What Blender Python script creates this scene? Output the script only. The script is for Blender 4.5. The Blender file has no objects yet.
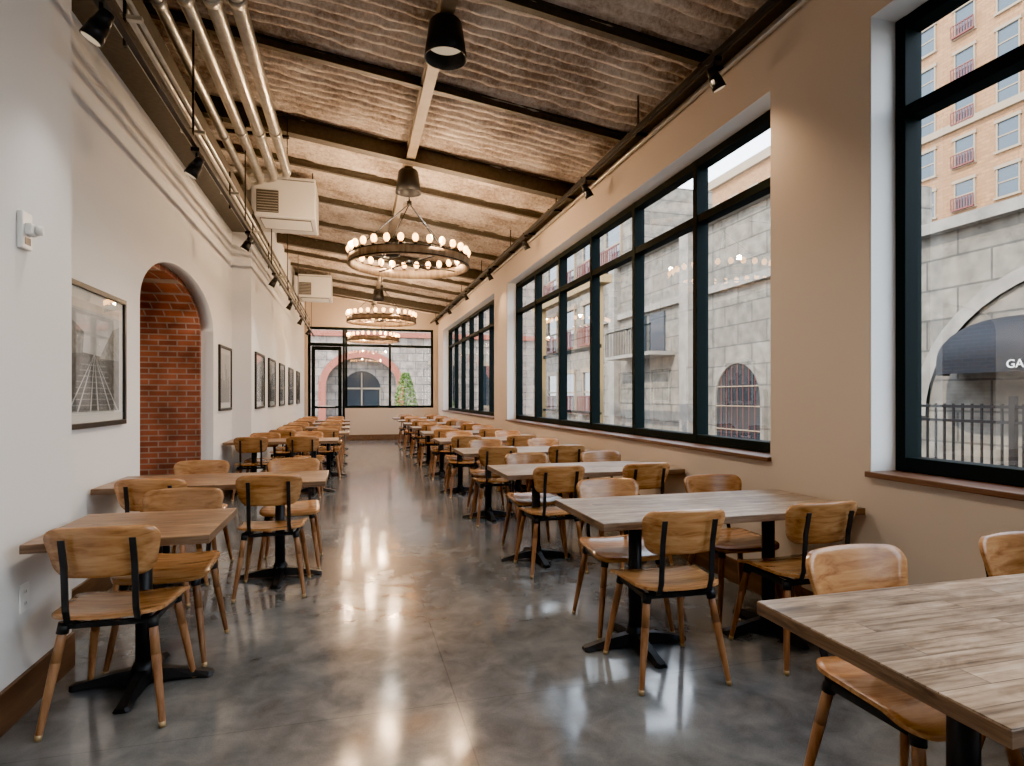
import bpy, bmesh, math, random
from mathutils import Vector, Matrix, noise
random.seed(7)
D=bpy.data
scene=bpy.context.scene
COL=scene.collection

# ------------------------------------------------------------------ materials
def mat_new(name):
    m=D.materials.new(name); m.use_nodes=True
    nt=m.node_tree; b=nt.nodes['Principled BSDF']
    return m,nt,b
def N(nt,t,**k):
    n=nt.nodes.new(t)
    for a,v in k.items(): setattr(n,a,v)
    return n
def simple(name,col,rough=.5,metal=0,emit=None,es=0,bump=0,bscale=40,var=0.0,spec=.5):
    m,nt,b=mat_new(name)
    b.inputs['Base Color'].default_value=(*col,1)
    b.inputs['Roughness'].default_value=rough
    b.inputs['Metallic'].default_value=metal
    b.inputs['Specular IOR Level'].default_value=spec
    if emit:
        b.inputs['Emission Color'].default_value=(*emit,1); b.inputs['Emission Strength'].default_value=es
    tc=N(nt,'ShaderNodeTexCoord')
    if bump or var:
        nz=N(nt,'ShaderNodeTexNoise'); nz.inputs['Scale'].default_value=bscale; nz.inputs['Detail'].default_value=5
        nt.links.new(tc.outputs['Object'],nz.inputs['Vector'])
        if bump:
            bp=N(nt,'ShaderNodeBump'); bp.inputs['Strength'].default_value=bump; bp.inputs['Distance'].default_value=.01
            nt.links.new(nz.outputs['Fac'],bp.inputs['Height']); nt.links.new(bp.outputs['Normal'],b.inputs['Normal'])
        if var:
            r=N(nt,'ShaderNodeValToRGB')
            r.color_ramp.elements[0].position=.3; r.color_ramp.elements[1].position=.7
            r.color_ramp.elements[0].color=(*[c*(1-var) for c in col],1)
            r.color_ramp.elements[1].color=(*[min(1,c*(1+var)) for c in col],1)
            nt.links.new(nz.outputs['Fac'],r.inputs['Fac']); nt.links.new(r.outputs['Color'],b.inputs['Base Color'])
    return m
def ramp(nt,stops):
    r=N(nt,'ShaderNodeValToRGB'); e=r.color_ramp.elements
    e[0].position,e[0].color=stops[0][0],(*stops[0][1],1)
    e[1].position,e[1].color=stops[-1][0],(*stops[-1][1],1)
    for p,c in stops[1:-1]:
        x=e.new(p); x.color=(*c,1)
    return r
def wood(name,c0,c1,c2,rough=.38,stretch=(3,40,40),randv=.25,bump=.08):
    m,nt,b=mat_new(name)
    tc=N(nt,'ShaderNodeTexCoord'); mp=N(nt,'ShaderNodeMapping'); mp.inputs['Scale'].default_value=stretch
    oi=N(nt,'ShaderNodeObjectInfo')
    ad=N(nt,'ShaderNodeVectorMath',operation='ADD')
    cm=N(nt,'ShaderNodeCombineXYZ')
    ml=N(nt,'ShaderNodeMath',operation='MULTIPLY'); ml.inputs[1].default_value=37
    nt.links.new(oi.outputs['Random'],ml.inputs[0]); nt.links.new(ml.outputs[0],cm.inputs[1]); nt.links.new(ml.outputs[0],cm.inputs[0])
    nt.links.new(tc.outputs['Object'],mp.inputs['Vector']); nt.links.new(mp.outputs[0],ad.inputs[0]); nt.links.new(cm.outputs[0],ad.inputs[1])
    nz=N(nt,'ShaderNodeTexNoise'); nz.inputs['Scale'].default_value=1; nz.inputs['Detail'].default_value=7; nz.inputs['Roughness'].default_value=.6; nz.inputs['Distortion'].default_value=.6
    nt.links.new(ad.outputs[0],nz.inputs['Vector'])
    r=ramp(nt,[(.3,c0),(.5,c1),(.72,c2)]); nt.links.new(nz.outputs['Fac'],r.inputs['Fac'])
    hs=N(nt,'ShaderNodeHueSaturation')
    mr=N(nt,'ShaderNodeMapRange'); mr.inputs['To Min'].default_value=1-randv; mr.inputs['To Max'].default_value=1+randv*.6
    nt.links.new(oi.outputs['Random'],mr.inputs['Value']); nt.links.new(mr.outputs[0],hs.inputs['Value'])
    nt.links.new(r.outputs['Color'],hs.inputs['Color']); nt.links.new(hs.outputs['Color'],b.inputs['Base Color'])
    b.inputs['Roughness'].default_value=rough
    bp=N(nt,'ShaderNodeBump'); bp.inputs['Strength'].default_value=bump; bp.inputs['Distance'].default_value=.003
    nt.links.new(nz.outputs['Fac'],bp.inputs['Height']); nt.links.new(bp.outputs['Normal'],b.inputs['Normal'])
    return m
def blockmat(name,axis,c1,c2,mortar,bw,bh,ms=.012,rough=.85,bump=.5,nvar=.35,offset=.5):
    """brick/stone: axis='x' -> (x,z) plane, 'y' -> (y,z) plane"""
    m,nt,b=mat_new(name)
    tc=N(nt,'ShaderNodeTexCoord'); sp=N(nt,'ShaderNodeSeparateXYZ'); cb=N(nt,'ShaderNodeCombineXYZ')
    nt.links.new(tc.outputs['Object'],sp.inputs[0])
    nt.links.new(sp.outputs['X' if axis=='x' else 'Y'],cb.inputs[0]); nt.links.new(sp.outputs['Z'],cb.inputs[1])
    bk=N(nt,'ShaderNodeTexBrick'); bk.inputs['Scale'].default_value=1
    bk.inputs['Color1'].default_value=(*c1,1); bk.inputs['Color2'].default_value=(*c2,1); bk.inputs['Mortar'].default_value=(*mortar,1)
    bk.inputs['Brick Width'].default_value=bw; bk.inputs['Row Height'].default_value=bh; bk.inputs['Mortar Size'].default_value=ms
    bk.offset=offset
    nt.links.new(cb.outputs[0],bk.inputs['Vector'])
    nz=N(nt,'ShaderNodeTexNoise'); nz.inputs['Scale'].default_value=3.5; nz.inputs['Detail'].default_value=8
    nt.links.new(tc.outputs['Object'],nz.inputs['Vector'])
    mr=N(nt,'ShaderNodeMapRange'); mr.inputs['From Min'].default_value=.3; mr.inputs['From Max'].default_value=.7
    mr.inputs['To Min'].default_value=1-nvar; mr.inputs['To Max'].default_value=1+nvar
    nt.links.new(nz.outputs['Fac'],mr.inputs['Value'])
    mx=N(nt,'ShaderNodeVectorMath',operation='SCALE'); nt.links.new(bk.outputs['Color'],mx.inputs[0]); nt.links.new(mr.outputs[0],mx.inputs['Scale'])
    nt.links.new(mx.outputs[0],b.inputs['Base Color']); b.inputs['Roughness'].default_value=rough
    inv=N(nt,'ShaderNodeMath',operation='SUBTRACT'); inv.inputs[0].default_value=1; nt.links.new(bk.outputs['Fac'],inv.inputs[1])
    bp=N(nt,'ShaderNodeBump'); bp.inputs['Strength'].default_value=bump; bp.inputs['Distance'].default_value=.01
    nt.links.new(inv.outputs[0],bp.inputs['Height']); nt.links.new(bp.outputs['Normal'],b.inputs['Normal'])
    return m

M={}
M['wall_l']=simple('paint_cool_white',(.71,.71,.71),.7,bump=.04,bscale=180)
M['wall_r']=simple('paint_warm_beige',(.47,.38,.30),.7,bump=.04,bscale=180)
M['wall_up']=simple('paint_upper_taupe',(.36,.29,.23),.8,bump=.04,bscale=100)
M['reveal']=simple('paint_reveal_white',(.72,.72,.71),.7,bump=.03,bscale=150)
M['frame']=simple('window_metal_black_green',(.006,.010,.010),.7,.0,spec=.08)
M['black']=simple('black_iron',(.010,.010,.011),.45,.2,bump=.05,bscale=60,spec=.35)
M['blackp']=simple('black_powder_coat',(.012,.012,.013),.45,.0,spec=.35)
M['steel']=simple('beam_brown_steel',(.08,.066,.048),.55,.1,bump=.1,bscale=25,var=.2)
M['tanbeam']=simple('beam_tan_painted',(.27,.205,.14),.5,.1,var=.15,bscale=8)
M['pipe']=simple('galvanised_pipe',(.58,.55,.48),.3,.85,var=.12,bscale=15)
M['white']=simple('appliance_white',(.74,.73,.70),.45)
M['plastic']=simple('white_plastic',(.8,.8,.78),.4)
M['grille']=simple('dark_grille',(.12,.115,.11),.5,.4)
M['brass']=simple('brass_ferrule',(.40,.27,.13),.4,.4)
M['seat']=wood('plywood_seat_oak',(.20,.078,.024),(.36,.165,.058),(.49,.26,.105),.24,(4,34,34))
M['leg']=wood('solid_leg_oak',(.14,.052,.02),(.25,.11,.045),(.36,.18,.08),.4,(30,30,4),.35)
M['sill']=wood('sill_walnut',(.05,.022,.012),(.09,.04,.02),(.14,.065,.032),.4,(20,2,20),0)
M['base']=wood('baseboard_wood',(.05,.026,.014),(.10,.05,.025),(.14,.075,.04),.45,(20,2,20),0)
M['edge']=wood('tabletop_edge_wood',(.05,.028,.015),(.13,.072,.038),(.20,.12,.068),.5,(6,6,60),.2)
M['ring']=wood('chandelier_aged_wood',(.14,.09,.05),(.30,.20,.115),(.45,.32,.20),.6,(14,14,3),0)
M['bulb']=simple('warm_bulb',(1,.6,.3),.3,emit=(1,.48,.14),es=9)
M['lampin']=simple('lamp_diffuser',(.5,.42,.3),.5,emit=(1,.78,.5),es=.35)
M['bronze']=simple('awning_black_canvas',(.007,.008,.011),.7,spec=.2)
M['asphalt']=simple('paving_grey',(.10,.097,.09),.85,var=.25,bscale=4,bump=.2)
M['textw']=simple('sign_white',(.7,.7,.7),.5)
M['extglass']=simple('exterior_dark_glazing',(.012,.018,.024),.15,.0,spec=.35)
M['cream']=simple('exterior_cream_trim',(.22,.165,.11),.8,var=.1)
M['red']=simple('exterior_red_spandrel',(.11,.02,.015),.7)
M['yel']=simple('canopy_ochre_steel',(.24,.15,.05),.6)
M['leaf']=simple('shrub_leaf',(.10,.17,.02),.7,var=.5,bscale=9)
M['matw']=simple('mat_board',(.66,.66,.64),.7)
M['skyglass']=simple('tower_window_glass',(.03,.045,.06),.1,.0,spec=.6)

# glass: angle-dependent mix of transparent & mirror (Schlick, symmetric for both faces)
def glass():
    m=D.materials.new('window_glass'); m.use_nodes=True; nt=m.node_tree; nt.nodes.clear()
    o=N(nt,'ShaderNodeOutputMaterial'); t=N(nt,'ShaderNodeBsdfTransparent'); g=N(nt,'ShaderNodeBsdfGlossy'); g.inputs['Roughness'].default_value=.0
    t.inputs['Color'].default_value=(.95,.97,.965,1)
    f=N(nt,'ShaderNodeLayerWeight'); f.inputs['Blend'].default_value=.5
    p=N(nt,'ShaderNodeMath',operation='POWER'); p.inputs[1].default_value=5; nt.links.new(f.outputs['Facing'],p.inputs[0])
    q=N(nt,'ShaderNodeMath',operation='MULTIPLY_ADD'); q.inputs[1].default_value=.85; q.inputs[2].default_value=.12; nt.links.new(p.outputs[0],q.inputs[0])
    x=N(nt,'ShaderNodeMixShader')
    nt.links.new(q.outputs[0],x.inputs[0]); nt.links.new(t.outputs[0],x.inputs[1]); nt.links.new(g.outputs[0],x.inputs[2]); nt.links.new(x.outputs[0],o.inputs[0])
    return m
M['glass']=glass()

# table top reclaimed wood: planks along local x
def tabletop(name,a,b_,c_,d_):
    m,nt,b=mat_new(name)
    tc=N(nt,'ShaderNodeTexCoord'); oi=N(nt,'ShaderNodeObjectInfo')
    ml=N(nt,'ShaderNodeMath',operation='MULTIPLY'); ml.inputs[1].default_value=53; nt.links.new(oi.outputs['Random'],ml.inputs[0])
    bk=N(nt,'ShaderNodeTexBrick'); bk.inputs['Scale'].default_value=1; bk.inputs['Brick Width'].default_value=.62; bk.inputs['Row Height'].default_value=.07
    bk.inputs['Mortar Size'].default_value=.0014; bk.inputs['Color1'].default_value=(0,0,0,1); bk.inputs['Color2'].default_value=(1,1,1,1); bk.inputs['Mortar'].default_value=(.5,.5,.5,1)
    bk.offset=.37; nt.links.new(tc.outputs['Object'],bk.inputs['Vector'])
    def layer(scale,det,dist,rough):
        mp=N(nt,'ShaderNodeMapping'); mp.inputs['Scale'].default_value=scale
        nt.links.new(tc.outputs['Object'],mp.inputs['Vector'])
        cb=N(nt,'ShaderNodeCombineXYZ'); bx=N(nt,'ShaderNodeMath',operation='MULTIPLY_ADD'); bx.inputs[1].default_value=9
        nt.links.new(bk.outputs['Color'],bx.inputs[0]); nt.links.new(ml.outputs[0],bx.inputs[2]); nt.links.new(bx.outputs[0],cb.inputs[0]); nt.links.new(bx.outputs[0],cb.inputs[1])
        ad=N(nt,'ShaderNodeVectorMath',operation='ADD'); nt.links.new(mp.outputs[0],ad.inputs[0]); nt.links.new(cb.outputs[0],ad.inputs[1])
        nz=N(nt,'ShaderNodeTexNoise'); nz.inputs['Scale'].default_value=1; nz.inputs['Detail'].default_value=det; nz.inputs['Roughness'].default_value=rough; nz.inputs['Distortion'].default_value=dist
        nt.links.new(ad.outputs[0],nz.inputs['Vector']); return nz
    n1=layer((2.2,60,60),6,.3,.6); n2=layer((6,20,20),6,.6,.6)
    av=N(nt,'ShaderNodeMath',operation='ADD'); nt.links.new(n1.outputs['Fac'],av.inputs[0]); nt.links.new(n2.outputs['Fac'],av.inputs[1])
    hf=N(nt,'ShaderNodeMath',operation='MULTIPLY'); hf.inputs[1].default_value=.5; nt.links.new(av.outputs[0],hf.inputs[0])
    r=ramp(nt,[(.36,a),(.45,b_),(.54,c_),(.64,d_)]); nt.links.new(hf.outputs[0],r.inputs['Fac'])
    mr=N(nt,'ShaderNodeMapRange'); mr.inputs['To Min'].default_value=.72; mr.inputs['To Max'].default_value=1.16
    nt.links.new(bk.outputs['Color'],mr.inputs['Value'])
    sc=N(nt,'ShaderNodeVectorMath',operation='SCALE'); nt.links.new(r.outputs['Color'],sc.inputs[0]); nt.links.new(mr.outputs[0],sc.inputs['Scale'])
    mo=N(nt,'ShaderNodeMath',operation='MULTIPLY_ADD'); mo.inputs[1].default_value=-.6; mo.inputs[2].default_value=1; nt.links.new(bk.outputs['Fac'],mo.inputs[0])
    s2=N(nt,'ShaderNodeVectorMath',operation='SCALE'); nt.links.new(sc.outputs[0],s2.inputs[0]); nt.links.new(mo.outputs[0],s2.inputs['Scale'])
    nt.links.new(s2.outputs[0],b.inputs['Base Color']); b.inputs['Roughness'].default_value=.36
    bp=N(nt,'ShaderNodeBump'); bp.inputs['Strength'].default_value=.05; bp.inputs['Distance'].default_value=.002
    nt.links.new(hf.outputs[0],bp.inputs['Height']); nt.links.new(bp.outputs['Normal'],b.inputs['Normal'])
    return m
M['top_g']=tabletop('reclaimed_top_grey',(.045,.028,.017),(.17,.115,.073),(.30,.225,.16),(.43,.35,.27))
M['top_b']=tabletop('reclaimed_top_brown',(.05,.022,.010),(.16,.078,.036),(.27,.15,.074),(.37,.235,.13))

# concrete floor
def floormat():
    m,nt,b=mat_new('polished_concrete')
    tc=N(nt,'ShaderNodeTexCoord')
    n1=N(nt,'ShaderNodeTexNoise'); n1.inputs['Scale'].default_value=1.1; n1.inputs['Detail'].default_value=6; n1.inputs['Distortion'].default_value=.5
    n2=N(nt,'ShaderNodeTexNoise'); n2.inputs['Scale'].default_value=6; n2.inputs['Detail'].default_value=9; n2.inputs['Roughness'].default_value=.62; n2.inputs['Distortion'].default_value=.4
    n3=N(nt,'ShaderNodeTexNoise'); n3.inputs['Scale'].default_value=160; n3.inputs['Detail'].default_value=3
    for n in(n1,n2,n3): nt.links.new(tc.outputs['Object'],n.inputs['Vector'])
    a=N(nt,'ShaderNodeMath',operation='MULTIPLY_ADD'); a.inputs[1].default_value=.38; nt.links.new(n2.outputs['Fac'],a.inputs[0])
    a0=N(nt,'ShaderNodeMath',operation='MULTIPLY'); a0.inputs[1].default_value=.5; nt.links.new(n1.outputs['Fac'],a0.inputs[0]); nt.links.new(a0.outputs[0],a.inputs[2])
    a2=N(nt,'ShaderNodeMath',operation='MULTIPLY_ADD'); a2.inputs[1].default_value=.12; nt.links.new(n3.outputs['Fac'],a2.inputs[0]); nt.links.new(a.outputs[0],a2.inputs[2])
    r=ramp(nt,[(.38,(.055,.058,.062)),(.49,(.100,.104,.107)),(.61,(.165,.168,.167))]); nt.links.new(a2.outputs[0],r.inputs['Fac'])
    bk=N(nt,'ShaderNodeTexBrick'); bk.offset=0; bk.inputs['Scale'].default_value=1; bk.inputs['Brick Width'].default_value=2.05; bk.inputs['Row Height'].default_value=3.3; bk.inputs['Mortar Size'].default_value=.003
    mp=N(nt,'ShaderNodeMapping'); mp.inputs['Location'].default_value=(1.6,.7,0); nt.links.new(tc.outputs['Object'],mp.inputs['Vector']); nt.links.new(mp.outputs[0],bk.inputs['Vector'])
    mo=N(nt,'ShaderNodeMath',operation='MULTIPLY_ADD'); mo.inputs[1].default_value=-.25; mo.inputs[2].default_value=1; nt.links.new(bk.outputs['Fac'],mo.inputs[0])
    sc=N(nt,'ShaderNodeVectorMath',operation='SCALE'); nt.links.new(r.outputs['Color'],sc.inputs[0]); nt.links.new(mo.outputs[0],sc.inputs['Scale']); nt.links.new(sc.outputs[0],b.inputs['Base Color'])
    mr=N(nt,'ShaderNodeMapRange'); mr.inputs['From Min'].default_value=.3; mr.inputs['From Max'].default_value=.7; mr.inputs['To Min'].default_value=.08; mr.inputs['To Max'].default_value=.19
    nt.links.new(n2.outputs['Fac'],mr.inputs['Value']); nt.links.new(mr.outputs[0],b.inputs['Roughness'])
    b.inputs['Specular IOR Level'].default_value=.85
    bp=N(nt,'ShaderNodeBump'); bp.inputs['Strength'].default_value=.05; bp.inputs['Distance'].default_value=.004
    nt.links.new(n1.outputs['Fac'],bp.inputs['Height']); nt.links.new(bp.outputs['Normal'],b.inputs['Normal'])
    return m
M['floor']=floormat()
def ceilmat():
    m,nt,b=mat_new('sprayed_deck')
    tc=N(nt,'ShaderNodeTexCoord'); n=N(nt,'ShaderNodeTexNoise'); n.inputs['Scale'].default_value=24; n.inputs['Detail'].default_value=8; n.inputs['Roughness'].default_value=.7
    n1=N(nt,'ShaderNodeTexNoise'); n1.inputs['Scale'].default_value=2; n1.inputs['Detail'].default_value=4
    nt.links.new(tc.outputs['Object'],n.inputs['Vector']); nt.links.new(tc.outputs['Object'],n1.inputs['Vector'])
    ad=N(nt,'ShaderNodeMath',operation='ADD'); nt.links.new(n.outputs['Fac'],ad.inputs[0]); nt.links.new(n1.outputs['Fac'],ad.inputs[1])
    hf=N(nt,'ShaderNodeMath',operation='MULTIPLY'); hf.inputs[1].default_value=.5; nt.links.new(ad.outputs[0],hf.inputs[0])
    r=ramp(nt,[(.40,(.27,.20,.15)),(.5,(.50,.41,.335)),(.60,(.70,.61,.52))]); nt.links.new(hf.outputs[0],r.inputs['Fac']); nt.links.new(r.outputs['Color'],b.inputs['Base Color'])
    b.inputs['Roughness'].default_value=.7
    bp=N(nt,'ShaderNodeBump'); bp.inputs['Strength'].default_value=.75; bp.inputs['Distance'].default_value=.02
    nt.links.new(n.outputs['Fac'],bp.inputs['Height']); nt.links.new(bp.outputs['Normal'],b.inputs['Normal'])
    return m
M['ceil']=ceilmat()
M['brick']=blockmat('red_brick_x','x',(.26,.072,.034),(.16,.04,.022),(.25,.18,.14),.205,.068,.008,nvar=.45)
M['bricky']=blockmat('red_brick_y','y',(.26,.072,.034),(.16,.04,.022),(.25,.18,.14),.205,.068,.008,nvar=.45)
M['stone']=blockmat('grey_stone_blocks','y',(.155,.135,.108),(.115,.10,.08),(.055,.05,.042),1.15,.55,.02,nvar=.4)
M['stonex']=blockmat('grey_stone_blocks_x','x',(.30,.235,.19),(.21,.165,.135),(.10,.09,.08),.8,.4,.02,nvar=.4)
M['tanbrick']=blockmat('tan_tower_brick','y',(.27,.135,.055),(.215,.105,.042),(.15,.085,.04),.6,.25,.02,nvar=.12)

# ------------------------------------------------------------------ mesh builder
class MB:
    def __init__(s): s.bm=bmesh.new(); s.mats=[]
    def mi(s,m):
        if m not in s.mats: s.mats.append(m)
        return s.mats.index(m)
    def face(s,vs,m,smooth=False):
        try:
            f=s.bm.faces.new(vs); f.material_index=s.mi(m); f.smooth=smooth; return f
        except ValueError: return None
    def poly(s,pts,m):
        return s.face([s.bm.verts.new(p) for p in pts],m)
    def box(s,x0,x1,y0,y1,z0,z1,m,bev=0,mtx=None):
        c=[(x,y,z) for x in(x0,x1) for y in(y0,y1) for z in(z0,z1)]
        v=[s.bm.verts.new(mtx@Vector(p) if mtx else p) for p in c]
        idx=[(0,1,3,2),(4,6,7,5),(0,4,5,1),(2,3,7,6),(0,2,6,4),(1,5,7,3)]
        fs=[s.face([v[i] for i in q],m) for q in idx]
        if bev:
            es=set(e for f in fs for e in f.edges)
            bmesh.ops.bevel(s.bm,geom=list(es),offset=bev,segments=2,profile=.5,affect='EDGES',clamp_overlap=True,material=-1)
    def cyl(s,p0,p1,r0,r1,m,seg=12,caps=True,smooth=True):
        p0,p1=Vector(p0),Vector(p1); d=(p1-p0).normalized()
        a=d.orthogonal().normalized(); b=d.cross(a)
        A=[];B=[]
        for i in range(seg):
            t=2*math.pi*i/seg; o=a*math.cos(t)+b*math.sin(t)
            A.append(s.bm.verts.new(p0+o*r0)); B.append(s.bm.verts.new(p1+o*r1))
        for i in range(seg):
            j=(i+1)%seg; s.face([A[i],A[j],B[j],B[i]],m,smooth)
        if caps:
            s.face(A[::-1],m); s.face(B,m)
    def tube(s,pts,r,m,seg=10):
        pts=[Vector(p) for p in pts]; rings=[]
        prev=None
        for i,p in enumerate(pts):
            d=(pts[min(i+1,len(pts)-1)]-pts[max(i-1,0)]).normalized()
            a=d.orthogonal().normalized() if prev is None else (prev-d*prev.dot(d)).normalized()
            prev=a; b=d.cross(a)
            rings.append([s.bm.verts.new(p+(a*math.cos(2*math.pi*k/seg)+b*math.sin(2*math.pi*k/seg))*r) for k in range(seg)])
        for A,B in zip(rings,rings[1:]):
            for k in range(seg):
                j=(k+1)%seg; s.face([A[k],A[j],B[j],B[k]],m,True)
        s.face(rings[0][::-1],m); s.face(rings[-1],m)
    def lathe(s,prof,m,seg=32,c=(0,0,0),close=False,smooth=True):
        rings=[]
        for r,z in prof:
            rings.append([s.bm.verts.new((c[0]+r*math.cos(2*math.pi*k/seg),c[1]+r*math.sin(2*math.pi*k/seg),c[2]+z)) for k in range(seg)])
        pr=list(zip(rings,rings[1:]))
        if close: pr.append((rings[-1],rings[0]))
        for A,B in pr:
            for k in range(seg):
                j=(k+1)%seg; s.face([A[k],A[j],B[j],B[k]],m,smooth)
        return rings
    def sphere(s,c,r,m,sz=1,seg=10,rings=6):
        pts=[(r*math.sin(math.pi*i/rings),-r*sz*math.cos(math.pi*i/rings)) for i in range(1,rings)]
        R=s.lathe(pts,m,seg,c)
        b=s.bm.verts.new((c[0],c[1],c[2]-r*sz)); t=s.bm.verts.new((c[0],c[1],c[2]+r*sz))
        for k in range(seg):
            j=(k+1)%seg; s.face([R[0][j],R[0][k],b],m,True); s.face([R[-1][k],R[-1][j],t],m,True)
    def plate(s,hx,hy,rc,fn,th,m,nr=7,nseg=8):
        """rounded rectangle plate, fn(x,y)->(Vector point, Vector normal)"""
        ring=[]
        for cx,cy,a0 in((hx-rc,hy-rc,0),(-hx+rc,hy-rc,90),(-hx+rc,-hy+rc,180),(hx-rc,-hy+rc,270)):
            for k in range(nseg+1):
                a=math.radians(a0+90*k/nseg); ring.append((cx+rc*math.cos(a),cy+rc*math.sin(a)))
        full=[]
        for i in range(len(ring)):
            p=ring[i];q=ring[(i+1)%len(ring)]; full.append(p)
            L=math.hypot(q[0]-p[0],q[1]-p[1])
            if L>.06:
                n=int(L/.04)
                for k in range(1,n): full.append((p[0]+(q[0]-p[0])*k/n,p[1]+(q[1]-p[1])*k/n))
        n=len(full); tops=[];bots=[]
        for k in range(1,nr+1):
            f=k/nr; T=[];B=[]
            for x,y in full:
                p,nm=fn(x*f,y*f); T.append(s.bm.verts.new(p+nm*th/2)); B.append(s.bm.verts.new(p-nm*th/2))
            tops.append(T);bots.append(B)
        p,nm=fn(0,0); ct=s.bm.verts.new(p+nm*th/2); cb=s.bm.verts.new(p-nm*th/2)
        for i in range(n):
            j=(i+1)%n
            s.face([ct,tops[0][i],tops[0][j]],m,True); s.face([cb,bots[0][j],bots[0][i]],m,True)
            for a,b in zip(tops,tops[1:]): s.face([a[i],b[i],b[j],a[j]],m,True)
            for a,b in zip(bots,bots[1:]): s.face([a[j],b[j],b[i],a[i]],m,True)
            s.face([tops[-1][i],bots[-1][i],bots[-1][j],tops[-1][j]],m)
    def mesh(s,name):
        bmesh.ops.recalc_face_normals(s.bm,faces=s.bm.faces[:]) if s.bm.faces else None
        me=D.meshes.new(name); s.bm.to_mesh(me); s.bm.free()
        for m in s.mats: me.materials.append(M[m])
        return me
    def obj(s,name,loc=(0,0,0),rz=0):
        me=s.mesh(name+'_mesh'); return place(me,name,loc,rz)
def place(me,name,loc=(0,0,0),rz=0):
    o=D.objects.new(name,me); o.location=loc; o.rotation_euler=(0,0,rz); COL.objects.link(o); return o

# ------------------------------------------------------------------ dimensions
XR=2.70; XF=2.92; XN=-1.36; XA=-1.66; XL=-1.40; YB=-3.5; YE=19.2
def cz(x): return 4.36-.134*x
SILL=.95; HEAD=3.40; TRANS=2.88
bays=[(-3.3,2.59,5),(3.38,10.35,6),(11.35,18.1,6)]

# floor
b=MB(); b.box(-5.0,3.0,YB-.2,YE+.2,-.15,0,'floor'); b.obj('floor')

# ceiling (ribbed sprayed deck)
def build_ceiling():
    b=MB(); nx=64; x0,x1=-1.75,2.85; ys=[]; y=YB
    while y<YE: ys.append(y); y+=.016
    rows=[]
    for y in ys:
        row=[]
        for i in range(nx+1):
            x=x0+(x1-x0)*i/nx
            nn=noise.noise(Vector((x*1.5,y*1.5,0)))*.04+noise.noise(Vector((x*5,y*5,3)))*.028
            rib=abs(math.sin(math.pi*(y+nn)/.13))
            z=cz(x)+.06-.07*rib**.7+noise.noise(Vector((x*9,y*9,9)))*.018
            row.append(b.bm.verts.new((x,y,z)))
        rows.append(row)
    for A,B in zip(rows,rows[1:]):
        for i in range(nx): b.face([A[i],A[i+1],B[i+1],B[i]],'ceil',True)
    v=[(-5.2,cz(-5.2)+.2),(3.2,cz(3.2)+.12),(3.2,cz(3.2)+.35),(-5.2,cz(-5.2)+.5)]  # unseen roof slab added over the deck to block outside light
    P=[[b.bm.verts.new((x,yy,z)) for x,z in v] for yy in(YB-.3,YE+.3)]
    for i in range(4):
        j=(i+1)%4; b.face([P[0][i],P[0][j],P[1][j],P[1][i]],'wall_up')
    b.face(P[0],'wall_up'); b.face(P[1][::-1],'wall_up')
    return b.obj('ceiling')
build_ceiling()

# right wall
b=MB()
X1=3.0
b.box(XR,X1,YB,YE,0,SILL-.03,'wall_r')
b.box(XR,X1,YB,YE,HEAD,4.15,'wall_r')
prev=YB
for y0,y1,n in bays:
    if y0>prev+.01: b.box(XR,X1,prev,y0,SILL-.03,HEAD,'wall_r')
    prev=y1
b.box(XR,X1,prev,YE,SILL-.03,HEAD,'wall_r')
for y0,y1,n in bays:
    b.box(XR+.003,XF+.04,y0,y0+.004,SILL,HEAD,'reveal'); b.box(XR+.003,XF+.04,y1-.004,y1,SILL,HEAD,'reveal')
    b.box(XR+.003,XF+.04,y0,y1,HEAD-.004,HEAD,'reveal')
b.obj('wall_right')
for k,(y0,y1,n) in enumerate(bays):
    b=MB(); b.box(XR-.03,XF+.05,y0-.01,y1+.01,SILL-.03,SILL,'sill',.004); b.obj('trim_%d'%(k+1))

# right windows
def win_right(k,y0,y1,n):
    b=MB(); w=.032; dp=.055
    z0,z1=SILL+.002,HEAD-.006
    y0+=.006;y1-=.006
    def bar(ya,yb,za,zb,dd=dp): b.box(XF-dd,XF+dd,ya,yb,za,zb,'frame',.004)
    bar(y0,y1,z0,z0+.075); bar(y0,y1,z1-.07,z1)
    bar(y0,y1,TRANS-.035,TRANS+.035,dp-.004)
    for i in range(n+1):
        y=y0+(y1-y0)*i/n
        ya,yb=(y,y+.06) if i==0 else ((y-.06,y) if i==n else (y-w,y+w))
        bar(ya,yb,z0,z1,dp+.003)
    xg=XF+.03
    b.poly([(xg,y0,z0),(xg,y1,z0),(xg,y1,z1),(xg,y0,z1)],'glass')
    b.obj('window_%d'%k)
for k,(y0,y1,n) in enumerate(bays): win_right(k+1,y0,y1,n)

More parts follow.
